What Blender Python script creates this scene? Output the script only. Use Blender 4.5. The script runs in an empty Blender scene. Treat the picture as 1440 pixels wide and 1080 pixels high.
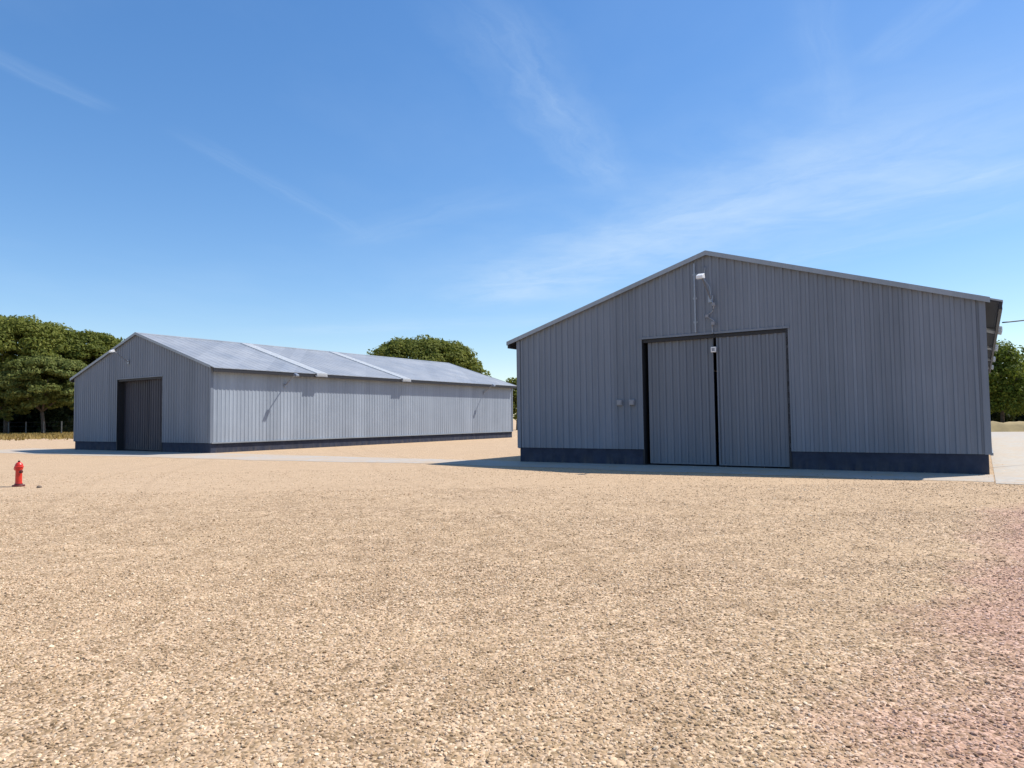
import bpy, bmesh, math, random
import numpy as np
from mathutils import Vector, Matrix, noise as mnoise
R = math.radians
scene = bpy.context.scene
COL = scene.collection

# ------------------------------------------------------------------ camera
F_PX, PITCH, ROLL, EYE = 988.4, 0.05, 0.0121, 1.65
cam_d = bpy.data.cameras.new("camera")
cam_d.sensor_width = 36.0
cam_d.lens = F_PX / 1440 * 36.0
cam_d.clip_start = 0.1
cam_d.clip_end = 6000
cam = bpy.data.objects.new("camera", cam_d)
COL.objects.link(cam)
cp, sp, cr, sr = math.cos(PITCH), math.sin(PITCH), math.cos(ROLL), math.sin(ROLL)
fw = Vector((0, cp, sp)); up0 = Vector((0, -sp, cp)); rt0 = Vector((1, 0, 0))
rt = rt0 * cr - up0 * sr
up = rt0 * sr + up0 * cr
mw = Matrix((rt, up, -fw)).transposed().to_4x4()
mw.translation = (0, 0, EYE)
cam.matrix_world = mw
scene.camera = cam

def ray(x, y):
    """direction of a photograph pixel (1440x1080), used to place far things"""
    X, Y = x - 720, y - 540
    return fw * F_PX + rt * X - up * Y

def at(x, depth, z=0.0):
    """ground point seen in photo column x at a given depth"""
    r = ray(x, 595)
    return Vector((r.x / r.y * depth, depth, z))

# ------------------------------------------------------------------ sun and sky
SUN_EL = R(55.0)
A_ANG, B_ANG = -0.5892, -0.5734
dA = Vector((math.cos(A_ANG), math.sin(A_ANG), 0))
nA = Vector((-math.sin(A_ANG), math.cos(A_ANG), 0))
hs = (dA * 0.60 + nA * 0.80).normalized()
to_sun = Vector((hs.x * math.cos(SUN_EL), hs.y * math.cos(SUN_EL), math.sin(SUN_EL)))
sl = bpy.data.lights.new("sun", 'SUN')
sl.energy = 5.0
sl.angle = R(0.53)
sl.color = (1.0, 0.955, 0.885)
so = bpy.data.objects.new("sun", sl)
COL.objects.link(so)
so.rotation_euler = to_sun.to_track_quat('Z', 'Y').to_euler()
so.location = (0, 0, 60)

scene.view_settings.view_transform = 'Standard'
scene.view_settings.look = 'None'
scene.view_settings.exposure = 0.20
scene.view_settings.gamma = 1.0
scene.view_settings.use_curve_mapping = False

world = bpy.data.worlds.new("World")
scene.world = world
world.use_nodes = True
WN = world.node_tree.nodes; WL = world.node_tree.links
for n in list(WN): WN.remove(n)

def nd(nodes, typ, **kw):
    n = nodes.new(typ)
    for k, v in kw.items(): setattr(n, k, v)
    return n

def mth(nodes, links, op, a, b=None, c=None, clamp=False):
    n = nodes.new('ShaderNodeMath'); n.operation = op; n.use_clamp = clamp
    for i, v in enumerate((a, b, c)):
        if v is None: continue
        if isinstance(v, (int, float)): n.inputs[i].default_value = v
        else: links.new(v, n.inputs[i])
    return n.outputs[0]

def build_world():
    m = lambda *a, **k: mth(WN, WL, *a, **k)
    sky = nd(WN, 'ShaderNodeTexSky', sky_type='NISHITA', sun_disc=False)
    sky.sun_elevation = SUN_EL
    sky.sun_rotation = math.atan2(hs.x, hs.y)
    sky.altitude = 0
    sky.air_density = 1.0
    sky.dust_density = 0.25
    sky.ozone_density = 3.0
    tc = nd(WN, 'ShaderNodeTexCoord')
    sep = nd(WN, 'ShaderNodeSeparateXYZ'); WL.new(tc.outputs['Generated'], sep.inputs[0])
    zc = m('MAXIMUM', sep.outputs[2], 0.02)
    px = m('DIVIDE', sep.outputs[0], zc); py = m('DIVIDE', sep.outputs[1], zc)
    def noise(x, y, ox, det=5.0, rough=0.6, sc=1.0, dist=0.0):
        c = nd(WN, 'ShaderNodeCombineXYZ'); WL.new(x, c.inputs[0]); WL.new(y, c.inputs[1]); c.inputs[2].default_value = ox
        n = nd(WN, 'ShaderNodeTexNoise'); n.inputs['Scale'].default_value = sc
        n.inputs['Detail'].default_value = det; n.inputs['Roughness'].default_value = rough
        n.inputs['Distortion'].default_value = dist
        WL.new(c.outputs[0], n.inputs['Vector']); return n.outputs['Fac']
    # wisps along one direction of the high wind
    wisp_noise = noise(px, py, 3.1, sc=3.2, det=7, rough=0.65)
    warp = m('MULTIPLY', m('SUBTRACT', wisp_noise, 0.5), 0.22)
    total = None
    # streaks of high cloud: end points in the plane of the cloud deck
    segs = [((1560, 90), (640, 440), 0.60, 0.40), ((1520, 220), (1130, 305), 0.26, 0.42), ((1560, 260), (980, 400), .40, .25),
            ((640, -40), (868, 275), 0.17, 0.26), ((-60, 55), (165, 160), 0.07, 0.14),
            ((230, 175), (520, 335), 0.08, 0.12), ((1140, -40), (1180, 180), 0.08, 0.12),
            ((1220, 95), (1380, -40), 0.10, 0.16), ((470, 345), (760, 262), 0.25, 0.12), ((1700, 60), (700, 430), 1.2, .45),
            ((330, 470), (1000, 440), 0.6, 0.22)]
    for (p0, p1, w, amp) in segs:
        r0, r1 = ray(*p0), ray(*p1)
        a = (r0.x / r0.z, r0.y / r0.z); b = (r1.x / r1.z, r1.y / r1.z)
        L = math.hypot(b[0] - a[0], b[1] - a[1]); ux, uy = (b[0] - a[0]) / L, (b[1] - a[1]) / L
        qx = m('SUBTRACT', px, a[0]); qy = m('SUBTRACT', py, a[1])
        u = m('DIVIDE', m('ADD', m('MULTIPLY', qx, ux), m('MULTIPLY', qy, uy)), L)
        v = m('ADD', m('SUBTRACT', m('MULTIPLY', qy, ux), m('MULTIPLY', qx, uy)), m('MULTIPLY', warp, min(1.0, w * 5)))
        vm = m('SUBTRACT', 1.0, m('DIVIDE', m('ABSOLUTE', v), w), clamp=True)
        vm = m('SMOOTH_MIN', vm, 0.8, 0.3)
        um = m('MULTIPLY', m('MULTIPLY', u, 6.0, clamp=True), m('MULTIPLY', m('SUBTRACT', 1.0, u), 5.0, clamp=True))
        nn = noise(m('MULTIPLY', u, L * 2.0), m('MULTIPLY', v, 2.2 / max(w, .05)), a[0], sc=1.0, det=6, rough=.62, dist=.6)
        nn = m('MULTIPLY', m('SUBTRACT', nn, 0.22), 2.0, clamp=True)
        k = m('MULTIPLY', m('MULTIPLY', vm, um), m('MULTIPLY', nn, amp))
        total = k if total is None else m('ADD', total, k)
    broad = noise(px, m('MULTIPLY', py, 0.55), 8.0, sc=0.9, det=6, rough=.6)
    total = m('ADD', total, m('MULTIPLY', m('SUBTRACT', broad, 0.45, clamp=True), 0.22))
    total = m('MULTIPLY', total, 1.0, clamp=True)
    hsv = nd(WN, 'ShaderNodeHueSaturation'); hsv.inputs['Saturation'].default_value = 1.38
    gm = nd(WN, 'ShaderNodeGamma'); gm.inputs['Gamma'].default_value = 0.80
    WL.new(sky.outputs[0], gm.inputs['Color']); WL.new(gm.outputs[0], hsv.inputs['Color'])
    hsv.inputs['Value'].default_value = 1.33
    hsv.inputs['Hue'].default_value = 0.506
    mix = nd(WN, 'ShaderNodeMix', data_type='RGBA')
    WL.new(total, mix.inputs[0]); WL.new(hsv.outputs[0], mix.inputs[6])
    mix.inputs[7].default_value = (3.9, 4.9, 6.0, 1)
    bg = nd(WN, 'ShaderNodeBackground'); bg.inputs['Strength'].default_value = 0.15
    WL.new(mix.outputs[2], bg.inputs['Color'])
    out = nd(WN, 'ShaderNodeOutputWorld'); WL.new(bg.outputs[0], out.inputs['Surface'])
build_world()

# ------------------------------------------------------------------ helpers
class MB:
    """collects vertices and faces, then links them as ONE mesh object"""
    def __init__(s): s.v = []; s.f = []
    def quad(s, a, b, c, d):
        i = len(s.v); s.v += [tuple(a), tuple(b), tuple(c), tuple(d)]; s.f.append((i, i+1, i+2, i+3))
    def box(s, x0, x1, y0, y1, z0, z1):
        i = len(s.v)
        s.v += [(x0,y0,z0),(x1,y0,z0),(x1,y1,z0),(x0,y1,z0),(x0,y0,z1),(x1,y0,z1),(x1,y1,z1),(x0,y1,z1)]
        for q in ((0,3,2,1),(4,5,6,7),(0,1,5,4),(1,2,6,5),(2,3,7,6),(3,0,4,7)): s.f.append(tuple(i+k for k in q))
    def prism(s, poly, vec):
        """closed prism: 3-D polygon swept along vec"""
        i = len(s.v); n = len(poly); vec = Vector(vec)
        s.v += [tuple(p) for p in poly] + [tuple(Vector(p) + vec) for p in poly]
        s.f.append(tuple(i+k for k in range(n))[::-1]); s.f.append(tuple(i+n+k for k in range(n)))
        for k in range(n): s.f.append((i+k, i+(k+1) % n, i+n+(k+1) % n, i+n+k))
    def tube(s, pts, rad, seg=8):
        pts = [Vector(p) for p in pts]; rings = []
        rads = rad if isinstance(rad, (list, tuple)) else [rad] * len(pts)
        for k, p in enumerate(pts):
            t = (pts[min(k+1, len(pts)-1)] - pts[max(k-1, 0)]).normalized()
            h = Vector((0, 0, 1)) if abs(t.z) < .9 else Vector((1, 0, 0))
            a = t.cross(h).normalized(); b = t.cross(a)
            i = len(s.v)
            for q in range(seg):
                an = 2*math.pi*q/seg; s.v.append(tuple(p + (a*math.cos(an) + b*math.sin(an)) * rads[k]))
            rings.append(i)
        for k in range(len(rings)-1):
            for q in range(seg):
                s.f.append((rings[k]+q, rings[k]+(q+1) % seg, rings[k+1]+(q+1) % seg, rings[k+1]+q))
        s.f.append(tuple(rings[0]+q for q in range(seg))[::-1]); s.f.append(tuple(rings[-1]+q for q in range(seg)))
    def lathe(s, prof, seg=20, c=(0, 0, 0), axis='Z'):
        i0 = len(s.v)
        for (r, h) in prof:
            for q in range(seg):
                an = 2*math.pi*q/seg; x, y = r*math.cos(an), r*math.sin(an)
                p = (x, y, h) if axis == 'Z' else ((h, x, y) if axis == 'X' else (x, h, y))
                s.v.append((p[0]+c[0], p[1]+c[1], p[2]+c[2]))
        for k in range(len(prof)-1):
            for q in range(seg):
                s.f.append((i0+k*seg+q, i0+k*seg+(q+1) % seg, i0+(k+1)*seg+(q+1) % seg, i0+(k+1)*seg+q))
        s.f.append(tuple(i0+q for q in range(seg))[::-1]); s.f.append(tuple(i0+(len(prof)-1)*seg+q for q in range(seg)))
    def build(s, name, mat, parent=None, smooth=False, bevel=0.0):
        me = bpy.data.meshes.new(name); me.from_pydata(s.v, [], s.f); me.update()
        bm = bmesh.new(); bm.from_mesh(me); bmesh.ops.recalc_face_normals(bm, faces=bm.faces); bm.to_mesh(me); bm.free()
        if smooth:
            for p in me.polygons: p.use_smooth = True
        o = bpy.data.objects.new(name, me); COL.objects.link(o)
        if mat: me.materials.append(mat)
        if parent: o.parent = parent
        if bevel:
            b = o.modifiers.new("bevel", 'BEVEL'); b.width = bevel; b.segments = 2; b.limit_method = 'ANGLE'
        return o

def tag(o, label=None, cat=None, group=None, kind=None):
    if label: o["label"] = label
    if cat: o["category"] = cat
    if group: o["group"] = group
    if kind: o["kind"] = kind
    return o

def empty(name, loc, rz=0.0):
    o = bpy.data.objects.new(name, None); COL.objects.link(o)
    o.location = loc; o.rotation_euler = (0, 0, rz); o.empty_display_size = .3
    return o

def copy_tree(o, parent=None):
    c = o.copy(); COL.objects.link(c)
    if parent: c.parent = parent
    for ch in list(o.children): copy_tree(ch, c)
    return c

# ------------------------------------------------------------------ materials
class NT:
    def __init__(s, name):
        s.m = bpy.data.materials.new(name); s.m.use_nodes = True
        s.t = s.m.node_tree; s.N = s.t.nodes; s.L = s.t.links
        s.b = s.N['Principled BSDF']
        s.tc = s.N.new('ShaderNodeTexCoord')
    def math(s, *a, **k): return mth(s.N, s.L, *a, **k)
    def noise(s, scale, det=4.0, rough=.55, vec=None, dist=0.0, sc3=None):
        n = s.N.new('ShaderNodeTexNoise'); n.inputs['Scale'].default_value = scale
        n.inputs['Detail'].default_value = det; n.inputs['Roughness'].default_value = rough; n.inputs['Distortion'].default_value = dist
        v = vec or s.tc.outputs['Object']
        if sc3:
            mp = s.N.new('ShaderNodeMapping'); mp.inputs['Scale'].default_value = sc3; s.L.new(v, mp.inputs['Vector']); v = mp.outputs[0]
        s.L.new(v, n.inputs['Vector']); return n.outputs['Fac']
    def ramp(s, fac, stops):
        n = s.N.new('ShaderNodeValToRGB'); e = n.color_ramp.elements
        while len(e) < len(stops): e.new(.5)
        for k, (p, c) in enumerate(stops):
            e[k].position = p; e[k].color = (*c, 1) if len(c) == 3 else c
        s.L.new(fac, n.inputs[0]); return n.outputs[0]
    def mix(s, fac, a, b, mode='MIX'):
        n = s.N.new('ShaderNodeMix'); n.data_type = 'RGBA'; n.blend_type = mode
        for k, v in ((0, fac), (6, a), (7, b)):
            if isinstance(v, (int, float)): n.inputs[k].default_value = v
            elif isinstance(v, tuple): n.inputs[k].default_value = (*v, 1)
            else: s.L.new(v, n.inputs[k])
        return n.outputs[2]
    def color(s, c): s.L.new(c, s.b.inputs['Base Color'])
    def bump(s, h, strength=.3, dist=.02):
        n = s.N.new('ShaderNodeBump'); n.inputs['Strength'].default_value = strength; n.inputs['Distance'].default_value = dist
        s.L.new(h, n.inputs['Height']); s.L.new(n.outputs[0], s.b.inputs['Normal'])
    def set(s, rough=.6, metal=0.0, spec=.5):
        s.b.inputs['Roughness'].default_value = rough; s.b.inputs['Metallic'].default_value = metal
        s.b.inputs['Specular IOR Level'].default_value = spec

def sheet_metal(name, c0, c1, rough=.42, metal=.25, streak=1.0):
    """painted / galvanised sheeting with faint vertical weather streaks, per-sheet tone and dents"""
    t = NT(name)
    v = t.tc.outputs['Object']
    st = t.noise(1.0, 5, .6, sc3=(9.0, 9.0, .35))
    pn = t.noise(1.0, 1, .5, sc3=(.95, .95, .02))
    bl = t.noise(.5, 4, .6)
    f = t.math('ADD', t.math('MULTIPLY', st, .45 * streak), t.math('ADD', t.math('MULTIPLY', pn, .35), t.math('MULTIPLY', bl, .3)))
    sx = t.N.new('ShaderNodeSeparateXYZ'); t.L.new(v, sx.inputs[0])
    idx = t.math('FLOOR', t.math('MULTIPLY', t.math('ADD', sx.outputs[0], sx.outputs[1]), .98))
    wn = t.N.new('ShaderNodeTexWhiteNoise'); wn.noise_dimensions = '1D'; t.L.new(idx, wn.inputs['W'])
    f = t.math('ADD', f, t.math('MULTIPLY', t.math('SUBTRACT', wn.outputs['Value'], .5), .16))
    c = t.ramp(f, [(.36, c0), (.74, c1)])
    # dust and splash marks low on the sheets, rusty runs
    spl = t.noise(1.0, 6, .7, sc3=(2.2, 2.2, 1.1))
    low = t.math('MULTIPLY', t.math('SUBTRACT', 1.5, sx.outputs[2]), .8, clamp=True)
    k = t.math('MULTIPLY', t.math('MULTIPLY', t.math('SUBTRACT', spl, .47), 4.0, clamp=True), low)
    c = t.mix(t.math('MULTIPLY', k, .22), c, (.30, .25, .19))
    t.color(c); t.set(rough, metal, .25)
    t.L.new(t.ramp(bl, [(.3, (rough-.08,)*3), (.7, (rough+.12,)*3)]), t.b.inputs['Roughness'])
    t.bump(t.noise(1.6, 3, .5), .25, .02)
    return t.m

M = {}
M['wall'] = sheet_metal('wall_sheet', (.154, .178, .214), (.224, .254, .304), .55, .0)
M['side'] = sheet_metal('sunlit_side_sheet', (.255, .29, .335), (.36, .405, .46), .55, 0)  # lighter than the gables: sunlit contrast added to the side sheets' own tone
M['roof'] = sheet_metal('roof_sheet', (.275, .29, .31), (.375, .39, .41), .45, .2)
M['trim'] = sheet_metal('folded_trim', (.25, .28, .31), (.33, .36, .40), .45, .2)
M['door'] = sheet_metal('door_sheet', (.130, .147, .176), (.192, .213, .250), .5, .15)
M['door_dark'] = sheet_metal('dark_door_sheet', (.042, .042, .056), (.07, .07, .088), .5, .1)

def plain(name, c, rough=.6, metal=0.0, var=.15, scale=8.0, bump=0.1):
    t = NT(name); n = t.noise(scale, 4, .6)
    lo = tuple(x * (1-var) for x in c); hi = tuple(min(1, x * (1+var)) for x in c)
    t.color(t.ramp(n, [(.3, lo), (.7, hi)])); t.set(rough, metal)
    if bump: t.bump(n, bump, .01)
    return t.m
def plinth_mat():
    t = NT('plinth_concrete'); v = t.tc.outputs['Object']
    c = t.ramp(t.noise(2.5, 6, .65), [(.3, (.028, .035, .056)), (.7, (.050, .060, .092))])
    st = t.noise(1.0, 6, .7, sc3=(3, 3, .6)); sx = t.N.new('ShaderNodeSeparateXYZ'); t.L.new(v, sx.inputs[0])
    k = t.math('MULTIPLY', t.math('MULTIPLY', t.math('SUBTRACT', st, .44), 4.0, clamp=True), t.math('MULTIPLY', t.math('SUBTRACT', .42, sx.outputs[2]), 2.6, clamp=True))
    c = t.mix(t.math('MULTIPLY', k, .35), c, (.22, .18, .13))
    t.color(c); t.set(.88, 0, .2); t.bump(t.noise(12, 5, .6), .3, .01); return t.m
M['plinth'] = plinth_mat()
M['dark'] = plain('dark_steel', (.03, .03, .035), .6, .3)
M['white'] = plain('white_enamel', (.78, .78, .77), .35, 0, .05)
M['grey_box'] = plain('grey_plastic', (.25, .26, .29), .5, 0, .08)
M['galv'] = plain('galvanised_tube', (.30, .32, .36), .4, .5, .12, 20)
M['black'] = plain('black_rubber', (.012, .012, .014), .5, 0, .2)
M['red'] = plain('red_paint', (.60, .030, .014), .35, 0, .2, 14, .1)
M['red_dark'] = plain('dark_red_cast_iron', (.10, .012, .010), .5, 0, .3, 20, .2)
M['bark'] = plain('pine_bark', (.085, .065, .05), .9, 0, .45, 3, .8)
M['pole'] = plain('weathered_timber', (.20, .16, .12), .85, 0, .25, 5, .4)
M['post'] = plain('fence_post_concrete', (.11, .11, .10), .85, 0, .2, 5, .2)
M['stone_dark'] = plain('dark_stone', (.16, .12, .085), .85, 0, .25, 20, .5)
def glass_lens():
    t = NT('lamp_glass'); t.b.inputs['Base Color'].default_value = (.75, .78, .8, 1); t.set(.12, 0, .6); return t.m
M['lens'] = glass_lens()

def skylight_mat():
    t = NT('translucent_sheet')
    t.b.inputs['Base Color'].default_value = (.66, .68, .70, 1); t.set(.45)
    tr = t.N.new('ShaderNodeBsdfTranslucent'); tr.inputs['Color'].default_value = (.8, .82, .82, 1)
    mx = t.N.new('ShaderNodeMixShader'); mx.inputs[0].default_value = .45
    t.L.new(t.b.outputs[0], mx.inputs[1]); t.L.new(tr.outputs[0], mx.inputs[2])
    t.L.new(mx.outputs[0], t.N['Material Output'].inputs['Surface'])
    return t.m
M['skylight'] = skylight_mat()

def foliage(name, c0, c1, c2):
    t = NT(name)
    geo = t.N.new('ShaderNodeNewGeometry')
    oi = t.N.new('ShaderNodeObjectInfo')
    big = t.noise(.55, 3, .6)
    f = t.math('ADD', t.math('MULTIPLY', geo.outputs['Random Per Island'], .5), t.math('MULTIPLY', big, .6))
    f = t.math('ADD', f, t.math('MULTIPLY', t.math('SUBTRACT', oi.outputs['Random'], .5), .12))
    c = t.ramp(f, [(.2, c0), (.55, c1), (.9, c2)])
    t.color(c); t.set(.7, 0, .2)
    tr = t.N.new('ShaderNodeBsdfTranslucent'); t.L.new(c, tr.inputs['Color'])
    mx = t.N.new('ShaderNodeMixShader'); mx.inputs[0].default_value = .42
    t.L.new(t.b.outputs[0], mx.inputs[1]); t.L.new(tr.outputs[0], mx.inputs[2])
    t.L.new(mx.outputs[0], t.N['Material Output'].inputs['Surface'])
    return t.m
M['pine'] = foliage('pine_foliage', (.078, .104, .017), (.165, .19, .034), (.275, .28, .062))
M['pine_pale'] = foliage('pale_pine_foliage', (.085, .112, .025), (.172, .20, .052), (.28, .285, .088))
M['broad'] = foliage('broadleaf_foliage', (.055, .090, .010), (.13, .175, .024), (.24, .255, .042))
M['shade_leaf'] = foliage('shaded_shrub_foliage', (.015, .025, .009), (.028, .042, .014), (.05, .065, .022))  # the deep shade under the trees is put into these near-black greens

# ------------------------------------------------------------------ ground
def gravel_ground():
    t = NT('gravel')
    v = t.tc.outputs['Object']
    def voro(scale, feat='F1', out='Distance', rnd=1.0):
        n = t.N.new('ShaderNodeTexVoronoi'); n.feature = feat; n.inputs['Scale'].default_value = scale
        n.inputs['Randomness'].default_value = rnd
        t.L.new(v, n.inputs['Vector']); return n.outputs[out]
    cell = t.N.new('ShaderNodeSeparateColor'); t.L.new(voro(38, out='Color'), cell.inputs[0])
    cell2 = t.N.new('ShaderNodeSeparateColor'); t.L.new(voro(13, out='Color'), cell2.inputs[0])
    stone = t.ramp(cell.outputs[0], [(0.0, (.18, .115, .058)), (.16, (.38, .262, .145)), (.55, (.555, .385, .237)), (1.0, (.75, .56, .38))])
    # coarser speckle that survives at a distance
    sp = t.ramp(cell2.outputs[1], [(0, (.80, .78, .76)), (.5, (1, 1, 1)), (1, (1.12, 1.12, 1.12))])
    c = t.mix(1.0, stone, sp, 'MULTIPLY')
    # sandy fines showing between stones
    patch = t.noise(.35, 5, .65)
    c = t.mix(t.ramp(patch, [(.42, (0, 0, 0)), (.70, (.55, .55, .55))]), c, (.56, .395, .235))
    big = t.noise(.06, 5, .6)
    c = t.mix(1.0, c, t.ramp(big, [(.3, (.90, .88, .85)), (.7, (1.06, 1.07, 1.08))]), 'MULTIPLY')
    mid = t.noise(1.0, 5, .7, sc3=(.5, 1.2, 1))
    c = t.mix(1.0, c, t.ramp(mid, [(.3, (.88, .87, .86)), (.7, (1.07, 1.07, 1.07))]), 'MULTIPLY')
    clump = t.noise(1.9, 6, .72)
    c = t.mix(1.0, c, t.ramp(clump, [(.34, (.84, .82, .79)), (.52, (1, 1, 1)), (.70, (1.08, 1.08, 1.07))]), 'MULTIPLY')
    # finer, trodden material towards the sheds
    sy = t.N.new('ShaderNodeSeparateXYZ'); t.L.new(v, sy.inputs[0])
    fine_ = t.math('MULTIPLY', t.math('ADD', t.math('SUBTRACT', sy.outputs[1], 12.5), t.math('MULTIPLY', t.math('SUBTRACT', patch, .5), 14.0)), .16, clamp=True)
    c = t.mix(t.math('MULTIPLY', fine_, .6), c, (.57, .405, .255))
    # a spread of pinkish stone on the right
    sx = t.N.new('ShaderNodeSeparateXYZ'); t.L.new(v, sx.inputs[0])
    rx = t.math('ADD', sx.outputs[0], t.math('MULTIPLY', sx.outputs[1], .33)); rx = t.math('ADD', rx, t.math('MULTIPLY', t.math('SINE', t.math('MULTIPLY', sx.outputs[1], .35)), .35))
    rut = None
    for o_ in (3.55, 5.2, -3.4, -5.05):
        q_ = t.math('SUBTRACT', 1.0, t.math('MULTIPLY', t.math('ABSOLUTE', t.math('SUBTRACT', rx, o_)), 5.0), clamp=True)
        rut = q_ if rut is None else t.math('ADD', rut, q_)
    rut = t.math('MULTIPLY', rut, t.math('MULTIPLY', t.math('SUBTRACT', clump, .36), 2.2, clamp=True))
    c = t.mix(t.math('MULTIPLY', rut, .55), c, t.mix(1.0, c, (.62, .58, .54), 'MULTIPLY'))
    edge = t.math('SUBTRACT', sx.outputs[0], t.math('ADD', t.math('MULTIPLY', sx.outputs[1], .76), -1.0))
    edge = t.math('ADD', edge, t.math('MULTIPLY', t.math('SUBTRACT', t.noise(.8, 5, .65), .5), 2.6))
    pk = t.math('MULTIPLY', t.math('MULTIPLY', t.math('ADD', edge, .4), 1.0, clamp=True), t.math('MULTIPLY', t.math('SUBTRACT', 13.5, sx.outputs[1]), .5, clamp=True))
    c = t.mix(t.math('MULTIPLY', pk, .85), c, t.mix(1.0, c, (.95, .835, .97), 'MULTIPLY'))
    t.color(c); t.set(.92, 0, .25)
    h = t.math('ADD', t.math('MULTIPLY', voro(38), -1.0), t.math('ADD', t.math('MULTIPLY', cell.outputs[1], .45), t.math('MULTIPLY', voro(13), -.8)))
    t.bump(h, .65, .02)
    return t.m
M['gravel'] = gravel_ground()

def stone_mat():
    t = NT('gravel_stone')
    oi = t.N.new('ShaderNodeObjectInfo')
    c = t.ramp(oi.outputs['Random'], [(0.0, (.25, .165, .085)), (.10, (.38, .262, .145)), (.45, (.555, .385, .237)), (.85, (.69, .505, .33)), (1.0, (.80, .64, .44))])
    gp = t.N.new('ShaderNodeNewGeometry')
    clump = t.noise(1.9, 6, .72, vec=gp.outputs['Position'])
    c = t.mix(1.0, c, t.ramp(clump, [(.34, (.84, .82, .79)), (.52, (1, 1, 1)), (.70, (1.08, 1.08, 1.07))]), 'MULTIPLY')
    sx = t.N.new('ShaderNodeSeparateXYZ'); t.L.new(gp.outputs['Position'], sx.inputs[0])
    n = t.noise(.8, 5, .65, vec=gp.outputs['Position'])
    rx = t.math('ADD', sx.outputs[0], t.math('MULTIPLY', sx.outputs[1], .33)); rx = t.math('ADD', rx, t.math('MULTIPLY', t.math('SINE', t.math('MULTIPLY', sx.outputs[1], .35)), .35))
    rut = None
    for o_ in (3.55, 5.2, -3.4, -5.05):
        q_ = t.math('SUBTRACT', 1.0, t.math('MULTIPLY', t.math('ABSOLUTE', t.math('SUBTRACT', rx, o_)), 5.0), clamp=True)
        rut = q_ if rut is None else t.math('ADD', rut, q_)
    rut = t.math('MULTIPLY', rut, t.math('MULTIPLY', t.math('SUBTRACT', clump, .36), 2.2, clamp=True))
    c = t.mix(t.math('MULTIPLY', rut, .55), c, t.mix(1.0, c, (.62, .58, .54), 'MULTIPLY'))
    edge = t.math('SUBTRACT', sx.outputs[0], t.math('ADD', t.math('MULTIPLY', sx.outputs[1], .76), -1.0))
    edge = t.math('ADD', edge, t.math('MULTIPLY', t.math('SUBTRACT', n, .5), 2.6))
    pk = t.math('MULTIPLY', t.math('MULTIPLY', t.math('ADD', edge, .4), 1.0, clamp=True), t.math('MULTIPLY', t.math('SUBTRACT', 13.5, sx.outputs[1]), .5, clamp=True))
    c = t.mix(t.math('MULTIPLY', pk, .85), c, t.mix(1.0, c, (.95, .835, .97), 'MULTIPLY'))
    t.color(c); t.set(.85, 0, .25)
    return t.m
M['stone'] = stone_mat()

def concrete(name, c, tan=.35):
    t = NT(name)
    n = t.noise(.5, 6, .65); n2 = t.noise(6, 5, .6)
    col = t.ramp(n2, [(.3, tuple(x*.85 for x in c)), (.7, tuple(x*1.1 for x in c))])
    col = t.mix(t.ramp(n, [(.40, (0, 0, 0)), (.68, (tan,)*3)]), col, (.50, .37, .24))
    n3 = t.noise(1.7, 7, .75); col = t.mix(t.ramp(n3, [(.52, (0, 0, 0)), (.62, (.8,)*3)]), col, (.50, .36, .225))
    t.color(col); t.set(.88, 0, .3); t.bump(n2, .3, .01)
    return t.m
M['concrete'] = concrete('concrete_apron', (.46, .415, .36), .8)
M['road'] = concrete('pale_road', (.46, .425, .37), .5)
M['straw'] = plain('dry_straw', (.28, .21, .095), .95, 0, .35, .5, .2)

g = MB()
g.quad((-1500, -60, 0), (1500, -60, 0), (1500, 2500, 0), (-1500, 2500, 0))
tag(g.build('ground', M['gravel']), kind='structure')

def ribbon(name, mat, pts, z):
    """ground sheet from pairs of (left, right) points with a softly uneven edge"""
    mb = MB(); rnd = random.Random(7)
    L = []
    for (a, b), (c, d) in zip(pts[:-1], pts[1:]):
        n = max(2, int((Vector(c) - Vector(a)).length / .7))
        for k in range(n):
            f = k / n
            L.append((Vector(a).lerp(Vector(c), f), Vector(b).lerp(Vector(d), f)))
    L.append((Vector(pts[-1][0]), Vector(pts[-1][1])))
    for i, (p, q) in enumerate(L):
        w = (q - p).normalized()
        p2 = p; q2 = q + w * (mnoise.noise((i * .31, 2.2, 0)) * .40 + mnoise.noise((i * .93, 7.2, 0)) * .18)
        mb.v += [(p2.x, p2.y, z), (q2.x, q2.y, z)]
    for i in range(len(L) - 1): mb.f.append((2*i, 2*i+1, 2*i+3, 2*i+2))
    return tag(mb.build(name, mat), kind='structure')
oA = Vector((.252, 27.43, 0)); oB = Vector((-28.79, 46.29, 0))
fa = lambda s, t: oA + dA * s + nA * t
dB = Vector((math.cos(B_ANG), math.sin(B_ANG), 0)); nB = Vector((-math.sin(B_ANG), math.cos(B_ANG), 0))
fb = lambda s, t: oB + dB * s + nB * t
# concrete strip along both fronts, then the road that runs back on the right of the near shed
ribbon('concrete_apron', M['concrete'], [(fb(-6, .1), fb(-6, -4.6)), (fb(9, .1), fb(9, -4.2)), (fb(17, .2), fb(17, -3.8)), (fb(26, 0), fb(26, -3.3)),
                                 (fa(-2.5, .1), fa(-2.5, -2.5)), (fa(8, .1), fa(8, -2.6)), (fa(15.2, .1), fa(15.2, -2.45))], .006)
ribbon('road', M['road'], [(fa(15.23, -2.9), fa(24, -3.0)), (fa(15.23, 10), fa(24, 10)), (fa(15.3, 53), fa(24, 53))], .010)

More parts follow.
